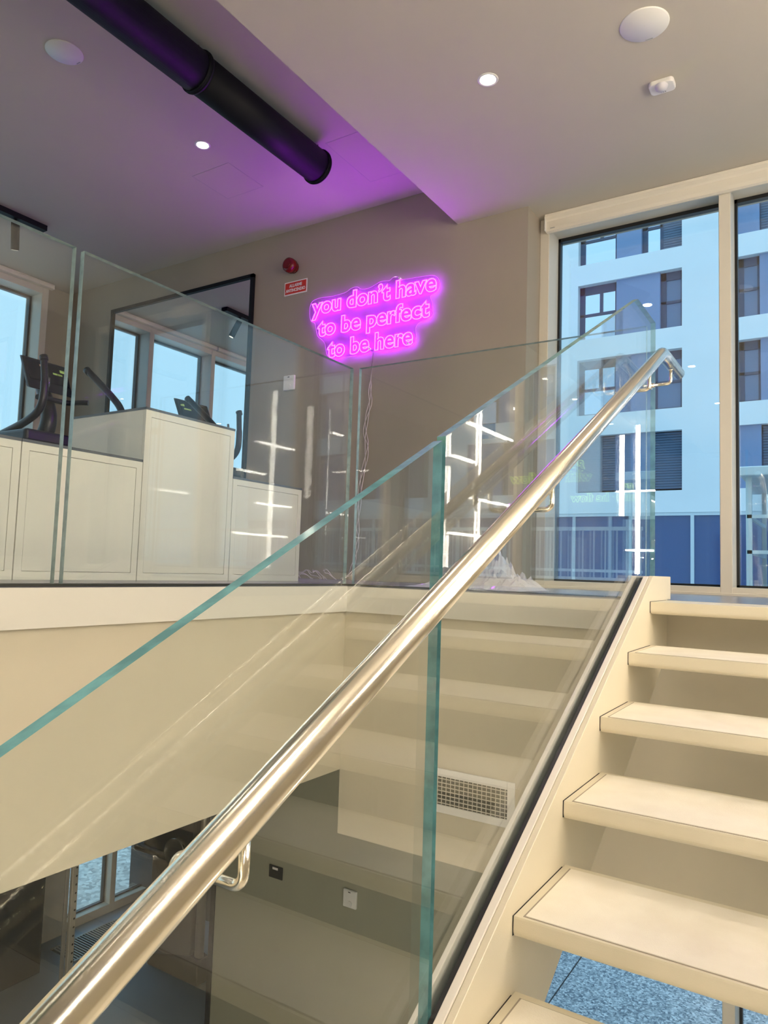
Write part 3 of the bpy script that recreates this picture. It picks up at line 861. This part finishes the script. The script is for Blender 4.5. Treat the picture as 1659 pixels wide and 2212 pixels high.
# ================================================================= LOWER FLOOR ITEMS
# floor convector grille
gr = thing('floor_grille', (-6.37, 7.0, LF), 'long slatted floor grille in front of the lower windows', 'grille')
MB().box(-6.55, -6.19, 4.5, 10.2, LF + .001, LF + .004).build('trough', mat('grille_trough', (.02, .04, .07), .6), gr)
g = MB()
for i in range(189):
    y = 4.52 + i * .030
    g.box(-6.54, -6.20, y, y + .013, LF + .004, LF + .012)
g.box(-6.56, -6.54, 4.5, 10.2, LF + .001, LF + .013).box(-6.20, -6.18, 4.5, 10.2, LF + .001, LF + .013)
g.build('slats', M['alu'], gr)
# rack
rk = thing('power_rack', (-5.2, 3.7, LF), 'steel gym rack with a row of holes along its upright, seen under the beam', 'exercise machine')
o = MB().box(-5.20, -5.166, 3.70, 3.752, LF, -1.3).build('upright', mat('rack_paint', (.50, .47, .41), .4, metal=.3), rk, bevel=.004)
for i in range(34):
    MB().disc((-5.1655, 3.735, LF + .25 + i * .065), .008, 'x', .001, 12).build('hole', M['black_gap'], o)
MB().box(-5.20, -5.185, 3.655, 3.688, LF, -1.3).build('upright', mat('rack_paint_dark', (.38, .36, .33), .35, metal=.4), rk, bevel=.003)
MB().box(-5.24, -5.16, 2.3, 3.75, LF, LF + .06).build('base_rail', M['black'], rk, bevel=.006)
MB().box(-5.235, -5.165, 2.3, 3.68, -1.36, -1.30).build('top_rail', M['black'], rk, bevel=.006)
MB().box(-5.235, -5.165, 2.3, 2.37, LF, -1.3).build('upright', M['black'], rk, bevel=.008)
# dark screen wall
tag(MB().box(-6.35, -6.28, .6, 4.215, LF, -1.1).build('partition_screen', M['door'], None, bevel=.005), 'tall glossy black partition on the lower floor at the left edge', 'partition')
# weight machine
wm = thing('weight_machine', (-5.1, 4.95, LF), 'gym weight machine with a pale steel post, brown panel and black feet', 'exercise machine')
MB().tube([(-5.01, 4.95, LF + .12), (-5.01, 4.95, -1.2)], .042, 24).build('post', mat('pale_post', (.52, .48, .40), .35, metal=.6), wm)
MB().prism([(-5.62, LF + .0), (-5.62, LF + .10), (-5.10, LF + .22), (-5.06, LF + .24), (-4.96, LF + .22), (-4.95, LF)], 'y', 4.88, 5.02).build('foot', M['black'], wm, bevel=.01)
pad = [( -5.65, -3.55), (-5.50, -3.64), (-5.20, -3.66), (-5.11, -3.62), (-5.075, -3.52), (-5.07, -2.85), (-5.65, -2.75)]
MB().prism(pad, 'y', 4.90, 4.98).build('side_panel', M['brown_pad'], wm, bevel=.015, seg=3)
MB().box(-5.75, -5.05, 4.86, 4.97, -2.80, -2.3).build('top_housing', M['machine'], wm, bevel=.02)
MB().tube([(-5.80, 4.84, -2.74), (-5.20, 4.84, -2.74)], .035, 20).build('cross_tube', M['black'], wm)
MB().tube([(-5.22, 4.84, -2.66), (-5.22, 4.78, -2.66)], .13, 32).build('pulley_wheel', M['chrome'], wm)
MB().box(-4.95, -4.5, 5.3, 5.42, -3.45, -3.36).build('cross_beam', M['black'], wm, bevel=.01)

# ================================================================= OUTSIDE
struct('ground', MB().box(-40, 40, 5.05, 60, LF - .35, LF - .12), M['terrazzo'])
struct('ground_gravel', MB().box(-40, -7.05, -20, 5.04, LF - .35, LF - .12).box(-40, -7.05, 5.06, 14, LF - .13, LF - .11), M['gravel'])
j = MB()
for x in (-2.35, .9, 4.3, -5.5):
    j.box(x, x + .012, 5.06, 26, LF - .1195, LF - .1185)
for y in (9.5, 13.5):
    j.box(-12, 12, y, y + .012, LF - .1195, LF - .1185)
struct('ground_joints', j, M['black_gap'])
struct('ground_kerb', MB().box(-11.5, -11.46, 5.07, 14, LF - .11, LF - .105).box(-9.3, -9.26, 5.07, 14, LF - .11, LF - .105), M['black_gap'])

ab = thing('apartment_building', (-2, 28, LF), 'white apartment block with dark blue window bands across the street', 'building')
YFc = 28.0
pitch = 3.085
z0 = 3.235
rows = range(0, 7)
bands = [(-8.93, -4.985), (-3.12, .85), (2.7, 6.65), (8.5, 12.4), (14.3, 18.2)]
wl = MB()
zt = lambda r: z0 + pitch * r + 2.25
# full storeys: white strips between bands
zb_all = 2.42
ztop = z0 + pitch * 7
xa, xb = -15.0, 22.0
wl.box(xa, xb, YFc, YFc + .6, zb_all, z0)
for r in rows:
    za = z0 + pitch * r
    edges = [xa] + [e for b in bands for e in b] + [xb]
    for i in range(0, len(edges), 2):
        wl.box(edges[i], edges[i + 1], YFc, YFc + .6, za, za + 2.25)
    wl.box(xa, xb, YFc, YFc + .6, za + 2.25, za + pitch)
wl.build('wall', M['facade'], ab)
MB().box(xa, xb, YFc + .6, YFc + 8, LF, ztop).build('core', M['panel'], ab)
def far_window(x0, x1, za, zb, kind):
    y = YFc + .28
    f = MB(); t = .09
    fr = f.box(x0, x0 + t * 2.2, y, y + .12, za, zb).box(x1 - t, x1, y, y + .12, za, zb).box(x0, x1, y, y + .12, zb - .32, zb).box(x0, x1, y, y + .12, za, za + t)
    w_ = x1 - x0
    if kind != 'shutter':
        f.box(x0, x1, y, y + .12, za + 1.02, za + 1.12)
        if w_ > 1.2:
            f.box((x0 + x1) / 2 + .05, (x0 + x1) / 2 + .17, y, y + .12, za + 1.1, zb - .3)
    o = f.build('window', M['win_dark'], ab)
    m = {'bright': M['far_glass'], 'dark': M['far_glass_dark'], 'shutter': M['shutter']}[kind]
    if kind == 'shutter':
        s = MB()
        nz = 22
        for i in range(nz):
            a = za + t + (zb - .02 - za - t) * i / nz
            s.box(x0 + .04, x1 - .04, y - .03, y + .10, a, a + (zb - za) / nz * .8)
        s.box(x0 + .04, x1 - .04, y + .0, y + .11, za, zb)
        s.build('roller_shutter', m, o)
    else:
        MB().box(x0 + .05, x1 - .03, y + .05, y + .07, za + .05, zb - .2).build('pane', m, o)
def far_panel(x0, x1, za, zb):
    MB().box(x0, x1, YFc + .10, YFc + .5, za, zb).build('cladding_panel', M['panel'], ab)
lay = {
    0: [[('shutter', 0, 1.5), ('panel', 1.5, 2.82), ('shutter', 2.82, 3.945)], [('panel', 0, .73), ('shutter', .73, 2.3), ('panel', 2.3, 3.97)]],
    1: [[('bright', 0, 1.5), ('panel', 1.5, 2.82), ('dark', 2.82, 3.945)], [('dark', 0, .73), ('panel', .73, 2.5), ('bright', 2.5, 3.97)]],
    2: [[('bright', 0, 1.5), ('panel', 1.5, 3.14), ('dark', 3.14, 3.945)], [('dark', 0, .72), ('panel', .72, 2.4), ('dark', 2.4, 3.97)]],
    3: [[('bright', 0, 1.5), ('panel', 1.5, 2.45), ('bright', 2.45, 3.2), ('shutter', 3.2, 3.945)], [('panel', 0, .73), ('shutter', .73, 2.3), ('panel', 2.3, 3.97)]],
}
for r in rows:
    za = z0 + pitch * r; zb = za + 2.25
    for bi, (b0, b1) in enumerate(bands):
        for (k, a, b) in lay[r % 4][bi % 2]:
            x0, x1 = b0 + a, min(b0 + b, b1)
            if k == 'panel': far_panel(x0, x1, za, zb)
            else: far_window(x0, x1, za, zb, k)
# storefront
sf = MB()
sf.box(xa, xb, YFc + .02, YFc + .2, 2.30, 2.42)
x = -13.36
while x < 20:
    sf.box(x - .06, x + .06, YFc + .02, YFc + .2, LF, 2.3); x += 2.18
sf.build('shop_frame', M['shop_frame'], ab)
MB().box(xa, xb, YFc + .1, YFc + .15, LF, 2.3).build('shop_pane', M['shop_glass'], ab)

# glazed lift shaft outside, right edge
ls = thing('glass_lift_shaft', (0, 9.5, LF), 'pale steel framed glass lift shaft outside at the right edge', 'lift shaft')
f = MB()
for (x, y) in ((-.90, 9.02), (.9, 9.02), (-.90, 10.8), (.9, 10.8)):
    f.box(x - .03, x + .03, y, y + .06, LF - .12, 1.17)
for z in (.72, .32, -.6, -1.6, -2.6):
    f.box(-.90, .93, 9.02, 9.06, z - .02, z + .02).box(-.92, -.88, 9.02, 10.8, z - .02, z + .02)
f.build('frame', M['lift_frame'], ls)
MB().box(-.985, 1.0, 8.92, 10.95, 1.17, 1.275).build('roof', M['lift_frame'], ls, bevel=.01)
MB().box(-.88, .88, 9.035, 9.045, LF, 1.15).build('front_pane', M['win_glass'], ls)
MB().box(-.905, -.895, 9.06, 10.8, LF, 1.15).build('side_pane', M['win_glass'], ls)
MB().box(-.5, .6, 9.6, 10.6, LF, .6).build('lift_car', mat('lift_car_paint', (.45, .55, .62), .4), ls, bevel=.02)

# terrace with railing to the right, seen only as a reflection in the glass
struct('ground_terrace', MB().box(.45, 6.5, 7.6, 8.8, LF - .12, -.02), M['facade'])
rl = thing('terrace_railing', (3, 8, 0), 'pale vertical bar railing reflected in the stair glass', 'railing')
f = MB()
f.box(.5, 6.4, 7.98, 8.02, .50, .54).box(.5, 6.4, 7.98, 8.02, .04, .07)
f.build('rails', M['lift_frame'], rl)
for i in range(48):
    xq = .52 + i * .125
    MB().box(xq - .008, xq + .008, 7.992, 8.008, -.02, .50).build('bar', M['lift_frame'], rl)
